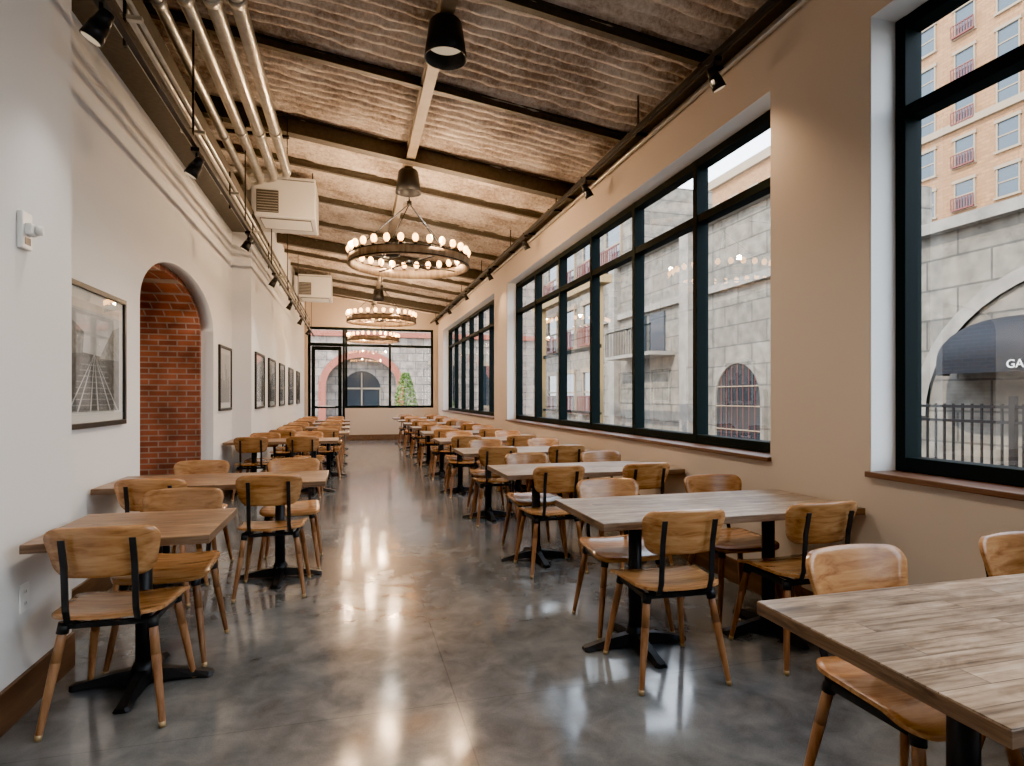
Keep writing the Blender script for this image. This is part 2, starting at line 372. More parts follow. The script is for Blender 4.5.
# left walls
b=MB(); b.box(-2.0,XN,YB,3.46,0,4.75,'wall_l'); b.box(-2.0,XL,9.28,YE,0,4.75,'wall_l')
def arch_block(b,x0,x1,y0,y1,spring,crown,yo0,yo1,zt,mf,mi,n=28):
    c=(y0+y1)/2;a=(y1-y0)/2
    pts=[(y0,0)]
    for i in range(n+1):
        t=math.pi-math.pi*i/n
        pts.append((c+a*math.cos(t),spring+(crown-spring)*math.sin(t)))
    pts.append((y1,0))
    F=[b.bm.verts.new((x1,y,z)) for y,z in pts]; K=[b.bm.verts.new((x0,y,z)) for y,z in pts]
    for i in range(len(pts)-1): b.face([F[i],F[i+1],K[i+1],K[i]],mi,i not in(0,len(pts)-2))
    for x,V in((x1,F),(x0,K)):
        T=[b.bm.verts.new((x,y,zt)) for y,z in pts[1:-1]]
        for i in range(len(T)-1): b.face([V[i+1],V[i+2],T[i+1],T[i]],mf)
        b.poly([(x,yo0,0),(x,y0,0),(x,y0,zt),(x,yo0,zt)],mf); b.poly([(x,y1,0),(x,yo1,0),(x,yo1,zt),(x,y1,zt)],mf)
arch_block(b,-1.80,XA,5.44,8.10,2.15,2.66,3.46,9.28,4.75,'wall_l','wall_l')
b.obj('wall_left')
b=MB(); arch_block(b,-2.95,-1.801,5.50,8.04,2.12,2.60,3.46,9.28,3.0,'bricky','brick'); b.obj('wall_left_brick_arch')
b=MB()
b.box(-4.9,-4.7,3.3,9.5,0,4.7,'bricky'); b.box(-4.9,-2.95,3.2,3.4,0,4.7,'brick'); b.box(-4.9,-2.95,9.3,9.5,0,4.7,'brick')
b.box(-4.9,-1.8,3.2,9.5,3.0,3.1,'wall_l'); b.obj('wall_passage')
b=MB(); b.cyl((-3.8,6.3,2.95),(-3.8,6.3,3.0),.16,.16,'white',24); b.sphere((-3.8,6.3,2.93),.14,'white',.5,20,8); b.obj('passage_fill_fixture')  # ceiling fixture added to go with the passage fill lamp
b=MB(); b.box(-5,3.0,YB-.2,YB,0,4.95,'wall_l'); b.obj('wall_back')

# end wall with door and windows
b=MB()
b.box(-2.0,-1.30,YE,YE+.2,0,4.8,'wall_r'); b.box(2.55,3.0,YE,YE+.2,0,4.8,'wall_r')
b.box(-1.30,2.55,YE,YE+.2,3.52,4.8,'wall_r'); b.box(-.20,2.55,YE,YE+.2,0,1.0,'wall_r')
b.obj('wall_end')
b=MB(); yf=YE+.10
def fb(xa,xb,za,zb,d=.05): b.box(xa,xb,yf-d,yf+d,za,zb,'frame',.004)
fb(-.20,2.55,1.0,1.08);fb(-.20,2.55,3.45,3.52);fb(-.20,2.55,2.93,3.01,.047)
for x in(-.2,1.14,2.48): fb(x,x+.07,1.0,3.52,.053)
b.poly([(-.2,yf,1),(2.55,yf,1),(2.55,yf,3.52),(-.2,yf,3.52)],'glass'); b.obj('window_4')
b=MB()
fb(-1.30,-1.22,0,3.52);fb(-.28,-.205,0,3.52,.052);fb(-1.30,-.2,3.44,3.52,.048);fb(-1.30,-.2,2.93,3.03,.048)
fb(-1.20,-1.09,.01,2.92,.03);fb(-.41,-.30,.01,2.92,.03);fb(-1.20,-.30,2.80,2.92,.028);fb(-1.20,-.30,.01,.28,.028);fb(-1.2,-.3,1.0,1.07,.025)
b.poly([(-1.2,yf,.1),(-.3,yf,.1),(-.3,yf,3.45),(-1.2,yf,3.45)],'glass')
b.cyl((-1.0,yf-.09,1.06),(-.5,yf-.09,1.06),.015,.015,'pipe'); b.cyl((-1.0,yf-.09,1.06),(-1.0,yf-.02,1.06),.01,.01,'pipe'); b.cyl((-.5,yf-.09,1.06),(-.5,yf-.02,1.06),.01,.01,'pipe')
b.obj('door_1')

# baseboards
b=MB(); b.box(XN,XN+.018,YB,3.46,0,.17,'base',.003); b.box(XA,XA+.018,3.46,5.42,0,.17,'base',.003); b.box(XA,XA+.018,8.12,9.28,0,.17,'base',.003)
b.box(XA+.018,XL,9.262,9.28,0,.17,'base',.003); b.box(XL,XL+.018,9.262,YE,0,.17,'base',.003); b.obj('baseboard_left')
b=MB(); b.box(XR-.018,XR,YB,YE,0,.17,'base',.003); b.obj('baseboard_right')
b=MB(); b.box(-.20,XR-.018,YE-.018,YE,0,.17,'base',.003); b.obj('baseboard_end')

# ------------------------------------------------------------------ ceiling steel
def ibeam_x(y,h,w,name,t=.012,mat='steel',drop=.0):
    b=MB(); x0,x1=(XA+.005 if 3.6<y<9.2 else (XN if y<=3.6 else XL)+.002),XR-.002
    def slab(za,zb,ya,yb):
        v=[]
        for x in(x0,x1):
            for yy in(ya,yb):
                for z in(za,zb): v.append(b.bm.verts.new((x,yy,cz(x)+z)))
        for q in[(0,1,3,2),(4,6,7,5),(0,4,5,1),(2,3,7,6),(0,2,6,4),(1,5,7,3)]: b.face([v[i] for i in q],mat)
    slab(-drop-t,-drop,y-w/2,y+w/2); slab(-drop-h,-drop-h+t,y-w/2,y+w/2); slab(-drop-h+t,-drop-t,y-t/2,y+t/2)
    b.obj(name)
gird=[-.0,6.98,12.3,17.3]
for y in gird: ibeam_x(y,.20,.13,'steel_girder')
for y in[-2.4,-1.2,1.35,2.7,4.07,5.5,8.2,9.55,10.9,13.6,14.9,16.1,18.4]: ibeam_x(y,.085,.06,'steel_joist',.008)
b=MB(); xc=.66; zb=cz(xc); BH=.17
b.box(xc-.05,xc+.05,YB,YE,zb-BH,zb-BH+.015,'tanbeam'); b.box(xc-.02,xc+.02,YB,YE,zb-BH+.015,zb-.05,'tanbeam'); b.box(xc-.05,xc+.05,YB,YE,zb-.05,zb-.035,'tanbeam')
b.obj('center_channel_beam')
b=MB(); b.box(XR-.09,XR-.001,YB,YE,3.84,3.93,'steel'); b.obj('edge_beam_right')
b=MB(); b.tube([(XR-.035,YB,3.77),(XR-.035,YE,3.77)],.018,'pipe'); b.tube([(XR-.16,YB,3.80),(XR-.16,YE,3.80)],.014,'pipe')
y=-2
while y<YE: b.box(XR-.20,XR-.001,y,y+.03,3.815,3.835,'black'); y+=1.18
b.obj('conduit_run_right')
b=MB(); b.box(XA+.002,XL+.12,3.47,9.27,3.72,3.86,'steel'); b.box(XN+.001,XN+.10,YB,3.46,3.72,3.86,'steel'); b.box(XL+.001,XL+.10,9.28,YE,3.72,3.86,'steel'); b.obj('edge_beam_left')
b=MB()
for x,z,r in((-1.20,3.36,.017),(-1.27,3.45,.022),(-1.20,3.56,.014),(-1.29,3.63,.018)): b.tube([(x,YB,z),(x,YE,z)],r,'pipe')
y=-2.2
while y<YE:
    b.box(-1.33,-1.15,y,y+.035,3.485,3.51,'pipe'); b.box(-1.245,-1.23,y,y+.03,3.33,3.72,'black'); y+=1.5
b.obj('conduit_run_left')

def spot_lamp_mesh(flip):
    b=MB()
    b.box(-.03,.03,-.05,.05,-.03,0,'blackp',.004)
    b.cyl((0,0,-.03),(0,0,-.07),.009,.009,'blackp')
    ang=math.radians(28)*flip
    R=Matrix.Translation((0,0,-.12))@Matrix.Rotation(ang,4,'Y')
    p=lambda z:R@Vector((0,0,z))
    b.cyl(p(.06),p(-.01),.030,.040,'blackp',16); b.cyl(p(-.01),p(-.09),.042,.050,'blackp',16); b.cyl(p(-.0901),p(-.0905),.042,.042,'lampin',16)
    return b.mesh('track_spot_lamp')
def track(name,x,z,ylist,flip,supp):
    b=MB(); b.box(x-.018,x+.018,YB,YE,z-.02,z+.02,'blackp',.003)
    for y in supp: b.box(x-.006,x+.006,y,y+.02,z,cz(x)-.0,'blackp')
    b.obj(name)
    me=spot_lamp_mesh(flip)
    for y in ylist: place(me,'track_spot_lamp',(x,y,z-.02))
rt=[1.3+2.36*k for k in range(8)]; lt=[.7,3.15,4.9,7.2,9.5,11.9,14.3,16.7]
track('light_track_right',2.46,3.74,rt,-1,[.4+2.2*k for k in range(9)])
track('light_track_left',-1.12,3.22,lt,1,[.4+2.2*k for k in range(9)])

# big conduits
b=MB()
for x,z,r,ye in((-1.26,4.02,.042,8.2),(-1.10,4.08,.05,8.1),(-.93,4.10,.055,8.0),(-.77,4.12,.055,7.9)):
    b.tube([(x,YB,z),(x,ye-.15,z),(x-.02,ye-.05,z+.0),(x-.08,ye,z),(x-.25,ye+.02,z),(XA-.02,ye+.02,z)],r,'pipe',14)
    y=-2.0
    while y<7.5: b.cyl((x,y,z),(x,y+.07,z),r*1.16,r*1.16,'pipe',14); y+=2.15
for y in(1.3,4.1,6.9): b.box(-1.36,-.66,y-.025,y+.025,4.175,4.2,'black')
for y in(1.3,4.1,6.9):
    for x in(-1.33,-.68): b.cyl((x,y,4.0),(x,y,cz(x)),.006,.006,'black',6)
b.obj('ceiling_conduit_bundle')

# fan-coil / heater boxes
def heater():
    b=MB(); b.box(-.39,.39,0,.85,-.55,0,'white',.012)
    b.box(-.33,.33,.08,.6,-.562,-.549,'grille')
    for i in range(12): b.box(-.32,.32,.1+i*.04,.112+i*.04,-.57,-.558,'white')
    b.box(-.36,-.08,-.012,.002,-.50,-.20,'grille',.003)
    for i in range(8): b.box(-.35,-.09,-.018,-.008,-.49+i*.036,-.482+i*.036,'pipe')
    b.box(-.37,.37,-.006,.002,-.05,-.04,'grille')
    for x in(-.35,.35):
        for y in(.08,.77): b.cyl((x,y,-.01),(x,y,.14),.008,.008,'black',6)
    return b.mesh('ceiling_air_handler')
hm=heater(); place(hm,'ceiling_air_handler',(-.87,8.55,4.33),0); place(hm,'ceiling_air_handler',(-.87,15.2,4.33),0)

# chandeliers
def chandelier():
    b=MB(); R=.75
    b.lathe([(R-.035,0),(R,0),(R,.115),(R-.035,.115)],'ring',64,close=True)
    for z in(.004,.10): b.lathe([(R,z),(R+.005,z),(R+.005,z+.012),(R,z+.012)],'black',64,close=True)
    n=28
    for i in range(n):
        a=2*math.pi*i/n; x,y=(R-.0175)*math.cos(a),(R-.0175)*math.sin(a)
        b.cyl((x,y,.11),(x,y,.125),.026,.030,'black',10); b.cyl((x,y,.125),(x,y,.145),.013,.013,'brass',8)
        b.sphere((x,y,.190),.036,'bulb',1.35,10,6)
    for i in range(4):
        a=2*math.pi*i/4+.5; x,y=(R-.0175)*math.cos(a),(R-.0175)*math.sin(a)
        b.cyl((x,y,.11),(0,0,.80),.006,.006,'black',6)
        b.cyl((x,y,.055),(-0,0,.055),.009,.009,'black',6)
    b.cyl((0,0,.03),(0,0,.08),.05,.05,'black',16)
    b.cyl((0,0,.78),(0,0,.83),.03,.03,'black',12)
    zt=cz(.66)-BH-2.98
    b.cyl((0,0,.83),(0,0,zt),.010,.010,'black',8); b.cyl((0,0,zt-.03),(0,0,zt),.07,.07,'black',16)
    return b.mesh('ring_chandelier')
cm=chandelier(); chan=[(.70,7.55),(.64,13.4),(.62,18.0)]
for x,y in chan: place(cm,'ring_chandelier',(x,y,2.98))
# pendant domes
def pendant():
    b=MB()
    b.lathe([(.045,.28),(.10,.275),(.120,.25),(.137,.13),(.156,0),(.150,0),(.132,.13),(.112,.24),(.04,.265)],'blackp',36,close=True)
    b.cyl((0,0,.10),(0,0,.105),.130,.130,'lampin',32); b.cyl((0,0,.27),(0,0,.33),.04,.03,'blackp',16)
    return b
pend=[(.66,4.3),(.66,7.25),(.66,10.5),(.66,15.5),(.66,1.05)]
for x,y in pend:
    b=pendant(); b.obj('pendant_lamp',(x,y,zb-BH-.29))

# ------------------------------------------------------------------ furniture
def chair():
    b=MB()
    def seat(x,y):
        z=.452+.016*(x/.22)**2*(1 if y<.12 else .6)
        if y>.08: z-=.9*(y-.08)**2*1.2
        if y<-.1: z+=.9*(y+.1)**2
        sx=1+.06*(y/.21)
        return Vector((x*sx,y,z)),Vector((0,0,1))
    b.plate(.215,.212,.075,seat,.014,'seat')
    def back(x,v):
        k=1+.10*(v/.1)
        zz=.725+v+ (.010*(1-(x/.22)**2) if v>0 else 0)*(v/.1)
        y=-.232-.20*v*1.1+.055*(x/.22)**2
        return Vector((x*k,y,zz)),Vector((-.4*x/.22*1,1,.2)).normalized()
    b.plate(.198,.10,.055,back,.012,'seat')
    for s in(-1,1):
        x=s*.125
        path=[(-.02,.428),(-.17,.430),(-.205,.445),(-.225,.50),(-.232,.60),(-.238,.68),(-.262,.79)]
        prevv=None
        for (y,z) in path:
            off=.0035
            q=[b.bm.verts.new((x+dx,y+ (0 if z<.44 else dy),z+(dy if z<.44 else 0))) for dx,dy in((-.012,-off),(.012,-off),(.012,off),(-.012,off))]
            if prevv:
                for i in range(4):
                    j=(i+1)%4; b.face([prevv[i],prevv[j],q[j],q[i]],'blackp')
            else: b.face(q,'blackp')
            prevv=q
        b.face(prevv[::-1],'blackp')
        for z in(.685,.765): b.cyl((x,-.250-.2*(z-.72),z),(x,-.235-.2*(z-.72),z),.008,.008,'blackp',8)
        b.box(s*.165-.010,s*.165+.010,-.165,.165,.405,.432,'blackp',.003)
    for y in(-.15,.13): b.box(-.175,.175,y-.010,y+.010,.407,.430,'blackp',.003)
    for sx in(-1,1):
        for sy in(-1,1):
            t=Vector((sx*.160,sy*.150,.435)); f=Vector((sx*.222,sy*.222,0))
            m=t.lerp(f,.95); b.cyl(t,t.lerp(f,.35),.0165,.0185,'leg',12); b.cyl(t.lerp(f,.35),m,.0185,.0125,'leg',12,caps=False)
            b.cyl(m,f,.0132,.0115,'brass',12); b.cyl(t+Vector((0,0,.0)),t.lerp(f,.10),.022,.022,'blackp',12)
    return b.mesh('dining_chair')
CH=chair()
def put_chair(x,y,face):
    r=random.uniform(-.05,.05)+(0 if face>0 else math.pi)
    place(CH,'dining_chair',(x+random.uniform(-.015,.015),y,0),r)

def pedestal(b,x,y):
    b.cyl((x,y,.05),(x,y,.70),.036,.036,'black',20); b.cyl((x,y,.03),(x,y,.11),.060,.040,'black',20)
    b.box(x-.22,x+.22,y-.03,y+.03,.695,.712,'black',.003); b.box(x-.03,x+.03,y-.22,y+.22,.694,.7115,'black',.003)
    for a in range(4):
        Mx=Matrix.Translation((x,y,0))@Matrix.Rotation(math.pi/2*a,4,'Z')
        sec=[(0.02,.040,.012,.075),(.12,.034,.012,.062),(.22,.030,.012,.040),(.285,.036,.004,.026),(.30,.022,.004,.022)]
        pv=None
        for (r,w,z0,z1) in sec:
            q=[b.bm.verts.new(Mx@Vector(p)) for p in((r,-w,z0),(r,w,z0),(r,w*.6,z1),(r,-w*.6,z1))]
            if pv:
                for i in range(4):
                    j=(i+1)%4; b.face([pv[i],pv[j],q[j],q[i]],'black')
            pv=q
        b.face(pv,'black')
        c=Mx@Vector((.27,0,0)); b.cyl((c.x,c.y,0),(c.x,c.y,.02),.018,.022,'black',10)
def table_mesh(L,W,mat):
    b=MB(); b.box(-L/2,L/2,-W/2,W/2,.712,.747,'edge',.002); b.box(-L/2+.0015,L/2-.0015,-W/2+.0015,W/2-.0015,.744,.75,mat,.001)
    if L>1: 
        for x in(-L/2+.34,L/2-.34): pedestal(b,x,0)
    else: pedestal(b,0,0)
    return b.mesh('dining_table')
TR=table_mesh(1.53,.70,'top_g'); TL=table_mesh(1.46,.66,'top_b'); TS=table_mesh(.70,.66,'top_b'); TL2=table_mesh(1.34,.66,'top_b')
for k in range(10):
    y0=.80+1.8*k
    place(TR,'dining_table',(1.15+.765,y0+.35,0))
    dx=.12 if k==0 else 0
    for x in(1.50,2.25):
        put_chair(x+dx,y0+.055,1); put_chair(x+dx+.06,y0+.645,-1)
# left
place(TS,'dining_table',(XN+.06+.35,3.17,0)); put_chair(-.95,2.95,1); put_chair(-.93,3.45+.05,-1)
place(TL,'dining_table',(XA+.02+.73,4.77,0))
for x in(-1.22,-.54): put_chair(x,4.46,1)
for x in(-1.18,-.48): put_chair(x,5.10,-1)
place(TL,'dining_table',(XA+.02+.73,8.85,0))
for x in(-1.28,-.62): put_chair(x,8.54,1)
place(TL2,'dining_table',(XL+.02+.67,10.6,0))
for x in(-1.22,-.60): put_chair(x,9.18 if x>-1 else 9.02,-1)
for y in(10.6,12.4,14.2,16.0):
    if y>10.6: place(TL2,'dining_table',(XL+.02+.67,y,0))
    for x in(-1.05,-.40): put_chair(x,y-.31,1); put_chair(x,y+.31,-1)

# ------------------------------------------------------------------ wall items
def picture(x,y0,y1,z0,z1,kind):
    b=MB(); t=.035; d=.03
    b.box(x,x+d,y0,y1,z0,z0+t,'blackp',.003); b.box(x,x+d,y0,y1,z1-t,z1,'blackp',.003)
    b.box(x,x+d,y0,y0+t,z0+t,z1-t,'blackp',.003); b.box(x,x+d,y1-t,y1,z0+t,z1-t,'blackp',.003)
    b.box(x,x+.012,y0+t,y1-t,z0+t,z1-t,'matw')
    m=.07; ya,yb,za,zb_=y0+t+m,y1-t-m,z0+t+m,z1-t-m; xx=x+.0125
    def P(pts,mm,o=0): b.poly([(xx+o,ya+(yb-ya)*u,za+(zb_-za)*v) for u,v in pts],mm)
    P([(0,0),(1,0),(1,1),(0,1)],'ph_sky')
    if kind==0:
        P([(0,0),(1,0),(1,.5),(0,.55)],'ph_dark',.0005); P([(0,.5),(.3,.53),(.32,.72),(.14,.80),(0,.78)],'ph_mid',.001); P([(.6,.5),(1,.5),(1,.85),(.86,.8),(.7,.62)],'ph_mid',.001)
        for a in(.05,.2,.42,.56,.8,.95): P([(a,0),(a+.025,0),(.5,.53),(.497,.53)],'ph_lite',.0015)
        for i in range(9):
            v=.5*(1-(1-i/9)**1.0)*.95; P([(.08+.45*v,v),(.92-.45*v,v),(.92-.45*v,v+.012),(.08+.45*v,v+.012)],'ph_mid',.001)
    else:
        P([(0,0),(1,0),(1,.35),(0,.4)],'ph_dark',.0005)
        for i in range(7):
            u=i/7; h=.45+.4*random.random(); P([(u,.3),(u+.12,.3),(u+.12,h),(u,h)],'ph_mid' if i%2 else 'ph_dark',.001)
    b.poly([(x+.02,y0+t,z0+t),(x+.02,y1-t,z0+t),(x+.02,y1-t,z1-t),(x+.02,y0+t,z1-t)],'glass')
    b.obj('framed_picture')
M['ph_sky']=simple('photo_print_sky',(.42,.42,.43),.5,var=.3,bscale=4)
M['ph_dark']=simple('photo_print_dark',(.08,.08,.082),.5,var=.5,bscale=20)
M['ph_mid']=simple('photo_print_mid',(.20,.20,.20),.5,var=.4,bscale=25)
M['ph_lite']=simple('photo_print_light',(.55,.55,.55),.5)
picture(XA,3.98,5.06,1.15,2.07,0)
picture(XA,8.36,9.14,1.17,2.03,1)
for k,(a,c) in enumerate(((9.55,10.45),(11.0,11.9),(12.6,13.5),(14.4,15.4),(16.4,17.3))): picture(XL,a,c,1.17,2.03,1)
b=MB(); b.box(XN,XN+.022,2.95,3.035,1.98,2.14,'plastic',.006); b.box(XN+.022,XN+.05,2.96,3.025,2.04,2.09,'plastic',.008); b.cyl((XN+.05,3.0,2.065),(XN+.075,3.005,2.065),.022,.018,'white',14)
b.box(XN+.022,XN+.024,2.97,3.015,2.0,2.03,'grille'); b.obj('wall_alarm_sensor')
b=MB(); b.box(XN,XN+.006,2.97,3.045,.43,.55,'plastic',.002)
for z in(.465,.515): b.cyl((XN+.006,3.0075,z),(XN+.008,3.0075,z),.016,.016,'plastic',14); b.box(XN+.008,XN+.0085,3.0,3.003,z-.006,z+.006,'grille'); b.box(XN+.008,XN+.0085,3.012,3.015,z-.006,z+.006,'grille')
b.obj('wall_outlet')

# ------------------------------------------------------------------ exterior
M['stonel']=simple('stone_trim_light',(.19,.17,.145),.85,var=.25,bscale=3,bump=.2)
M['red2']=simple('voussoir_red_brick',(.30,.085,.05),.8,var=.2)
b=MB(); b.box(3.02,70,-40,100,-.35,-.2,'asphalt'); b.box(-30,3.02,YE+.25,60,-.35,-.2,'asphalt'); b.obj('ground_outside')
def facade(name,x,y0,y1,z0,z1,mat,wins,depth=4):
    b=MB(); b.box(x,x+depth,y0,y1,z0,z1,mat)
    for (yc,zc,w,h,kind) in wins:
        if kind=='arch':
            n=14; pts=[(yc-w/2,zc-h/2)]+[(yc+w/2*math.cos(math.pi-math.pi*i/n),zc+h/2-w/2+w/2*math.sin(math.pi*i/n)) for i in range(n+1)]+[(yc+w/2,zc-h/2)]
            po=[(yc+(a-yc)*1.15,(zc-h/2) if i in(0,len(pts)-1) else c+ (c-(zc+h/2-w/2))*.15) for i,(a,c) in enumerate(pts)]
            b.poly([(x-.07,a,c) for a,c in pts],'extglass')
            F=[b.bm.verts.new((x-.12,a,c)) for a,c in pts]; G=[b.bm.verts.new((x-.12,a,c)) for a,c in po]; B1=[b.bm.verts.new((x-.06,a,c)) for a,c in pts]; B2=[b.bm.verts.new((x,a,c)) for a,c in po]
            for i in range(len(pts)-1):
                b.face([F[i],F[i+1],G[i+1],G[i]],'stone'); b.face([F[i],F[i+1],B1[i+1],B1[i]],'stone'); b.face([G[i],G[i+1],B2[i+1],B2[i]],'stone')
            for i in range(1,8):
                b.box(x-.10,x-.09,yc-w/2+w*i/8-.01,yc-w/2+w*i/8+.01,zc-h/2,zc+h/2-w*.5+w*.5*math.sqrt(max(0,1-((2*i/8)-1)**2))-.02,'red')
            for j in(.15,.45,.7): b.box(x-.10,x-.085,yc-w/2,yc+w/2,zc-h/2+h*j,zc-h/2+h*j+.03,'cream')
        else:
            b.box(x-.03,x,yc-w/2,yc+w/2,zc-h/2,zc+h/2,'skyglass')
            for a,c in((yc-w/2-.1,yc-w/2),(yc+w/2,yc+w/2+.1)): b.box(x-.10,x,a,c,zc-h/2,zc+h/2,'cream')
            b.box(x-.16,x,yc-w/2-.2,yc+w/2+.2,zc+h/2,zc+h/2+.22,'cream'); b.box(x-.18,x,yc-w/2-.2,yc+w/2+.2,zc-h/2-.15,zc-h/2,'cream')
            b.box(x-.08,x,yc-w/2,yc+w/2,zc-.04,zc+.04,'cream')
            if kind=='red':
                b.box(x-.35,x-.03,yc-w/2-.15,yc+w/2+.15,zc-h/2-.1,zc-h/2,'red')
                b.box(x-.35,x-.31,yc-w/2-.15,yc+w/2+.15,zc-h/2+.75,zc-h/2+.82,'red')
                for i in range(9):
                    yy=yc-w/2-.15+(w+.3)*i/8; b.box(x-.35,x-.31,yy-.03,yy+.03,zc-h/2,zc-h/2+.8,'red')
    return b
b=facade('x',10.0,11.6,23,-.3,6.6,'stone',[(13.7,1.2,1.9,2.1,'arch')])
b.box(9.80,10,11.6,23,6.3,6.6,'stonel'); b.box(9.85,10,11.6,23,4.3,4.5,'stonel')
for y in(15.8,21.0): b.box(9.72,10,y,y+.5,-.2,6.3,'stonel')
# iron balcony on stone building
for z in(2.7,):
    b.box(9.1,10,17.0,20.4,z,z+.12,'stonel'); b.box(9.1,9.14,17.0,20.4,z+.95,z+1.0,'frame')
    y=17.0
    while y<20.4: b.box(9.1,9.12,y,y+.02,z+.1,z+.97,'frame'); y+=.13
b.box(9.93,10,17.6,18.6,2.82,4.2,'skyglass'); b.box(9.93,10,18.9,19.9,2.82,4.2,'skyglass')
b.obj('stone_building')
wl=[(y,z,1.5,2.0,'red') for y in(24.8,27.6,30.4,33.2,36) for z in(1.6,5,8.2)]
b=facade('x',11.5,23.2,38,-.3,10.5,'stone',wl); b.box(11.2,11.5,23.2,38,10.1,10.5,'cream'); b.obj('annex_building')
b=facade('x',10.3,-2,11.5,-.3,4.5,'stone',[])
b.box(10.1,10.3,-2,11.5,4.3,4.5,'stonel')
n=24
for r0,r1,xo in((2.6,2.85,.08),):
    A=[];B=[]
    for i in range(n+1):
        t=math.pi*i/n; A.append((6.0+r0*math.cos(t),1.0+r0*math.sin(t)*.9)); B.append((6.0+r1*math.cos(t),1.0+r1*math.sin(t)*.9))
    for i in range(n):
        b.poly([(10.3-xo,*A[i]),(10.3-xo,*A[i+1]),(10.3-xo,*B[i+1]),(10.3-xo,*B[i])],'stonel')
        b.poly([(10.3-xo,*A[i]),(10.3-xo,*A[i+1]),(10.3,*A[i+1]),(10.3,*A[i])],'frame')
b.obj('garage_stone_building')
tw=[(y,z,1.3,1.9,'red' if i%2 else 'n') for i,y in enumerate([12+2.9*i for i in range(11)]) for z in [3.3+3.1*j for j in range(16)]]
b=facade('x',42,8,42.5,-.3,56,'tanbrick',tw,14)
for z in(20.5,36): b.box(41.7,42,8,42.5,z,z+.5,'cream')
b.obj('tan_brick_tower')
tw=[(y,z,1.4,2.0,'n') for y in [45+3.4*i for i in range(8)] for z in [3.3+3.3*j for j in range(7)]]
b=facade('x',42,43,72,-.3,27,'tanbrick',tw,14)
b.box(41.5,42,43,72,26.2,27.2,'cream'); b.obj('tan_brick_block')
# awning with rounded end
b=MB(); ya,yb=4.6,8.1; xo=10.22
secs=[(ya,1.0)]+[(yb-1.0+1.0*math.sin(math.pi/2*k/8),math.cos(math.pi/2*k/8)) for k in range(9)]
prev_=None
for y,s in secs:
    s=max(s,.04)
    pr=[(xo-1.0*s*math.sin(math.pi/2*i/8),1.72+.22*min(1,s*1.5)+.70*s*math.cos(math.pi/2*i/8)) for i in range(9)]+[(xo-1.0*s,1.72)]
    V=[b.bm.verts.new((x,y,z)) for x,z in pr]
    if prev_:
        for i in range(9): b.face([prev_[i],prev_[i+1],V[i+1],V[i]],'bronze',i<8)
    else: b.face([b.bm.verts.new((xo,y,1.72))]+V,'bronze')
    prev_=V
b.obj('entrance_awning')
cu=D.curves.new('awning_lettering','FONT'); cu.body='GARDENS'; cu.size=.17; cu.extrude=.004; cu.align_x='LEFT'
to=D.objects.new('awning_lettering',cu); COL.objects.link(to); to.location=(xo-1.03,6.47,1.775); to.rotation_euler=(math.radians(90),0,math.radians(-90)); cu.materials.append(M['textw'])
# iron fence
def fence(name,xf,ya,yb):
    b=MB(); y=ya
    while y<yb: b.box(xf-.012,xf+.012,y,y+.024,-.2,1.26,'black'); y+=.13
    for z in(.0,1.0,1.2): b.box(xf-.02,xf+.02,ya,yb,z,z+.04,'black')
    y=ya
    while y<yb+.1: b.box(xf-.035,xf+.035,y-.03,y+.04,-.2,1.36,'black'); y+=2.34
    b.obj('iron_fence')
fence('a',8.2,1.0,8.2)
# ochre canopy
b=MB()
for y in(14.0,18.6):
    b.box(6.0,6.2,y,y+.2,-.2,4.2,'yel',.02)
b.box(5.95,6.25,13.6,19.4,4.2,4.4,'yel')
b.box(6.08,6.14,14,18.6,.9,.97,'frame'); b.box(6.08,6.14,14,18.6,2.6,2.7,'frame')
b.obj('walkway_canopy')

# building seen through end wall
b=MB(); Y=31
n=20; cxx,a,sp,cr=.5,1.75,1.9,3.35
pts=[(cxx-a,-.3)]+[(cxx+a*math.cos(math.pi-math.pi*i/n),sp+(cr-sp)*math.sin(math.pi*i/n)) for i in range(n+1)]+[(cxx+a,-.3)]
F=[b.bm.verts.new((x,Y,z)) for x,z in pts]; K=[b.bm.verts.new((x,Y+.7,z)) for x,z in pts]; T=[b.bm.verts.new((x,Y,8)) for x,z in pts[1:-1]]
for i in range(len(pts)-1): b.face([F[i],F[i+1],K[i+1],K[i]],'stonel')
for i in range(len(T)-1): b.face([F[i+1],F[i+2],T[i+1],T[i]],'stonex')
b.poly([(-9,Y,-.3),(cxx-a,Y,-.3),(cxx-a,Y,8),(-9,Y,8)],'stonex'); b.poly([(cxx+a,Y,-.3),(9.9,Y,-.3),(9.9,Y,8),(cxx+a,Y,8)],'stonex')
G=[(cxx+(x-cxx)*1.2,z if i in(0,len(pts)-1) else sp+(z-sp)*1.25) for i,(x,z) in enumerate(pts)]
for i in range(len(pts)-1): b.poly([(pts[i][0],Y-.06,pts[i][1]),(pts[i+1][0],Y-.06,pts[i+1][1]),(G[i+1][0],Y-.06,G[i+1][1]),(G[i][0],Y-.06,G[i][1])],'red2')
b.box(cxx-a,cxx+a,Y+.7,Y+.75,-.3,cr,'stonex')
dp=[(cxx-.95,-.2)]+[(cxx+.95*math.cos(math.pi-math.pi*i/12),1.75+.95*math.sin(math.pi*i/12)) for i in range(13)]+[(cxx+.95,-.2)]
b.poly([(x,Y+.66,z) for x,z in dp],'extglass')
for x in(-.96,-.03,.90): b.box(cxx+x,cxx+x+.06,Y+.6,Y+.68,-.3,1.75 if abs(x)>.1 else 2.6,'cream')
b.box(cxx-.95,cxx+.95,Y+.6,Y+.68,1.75,1.83,'cream')
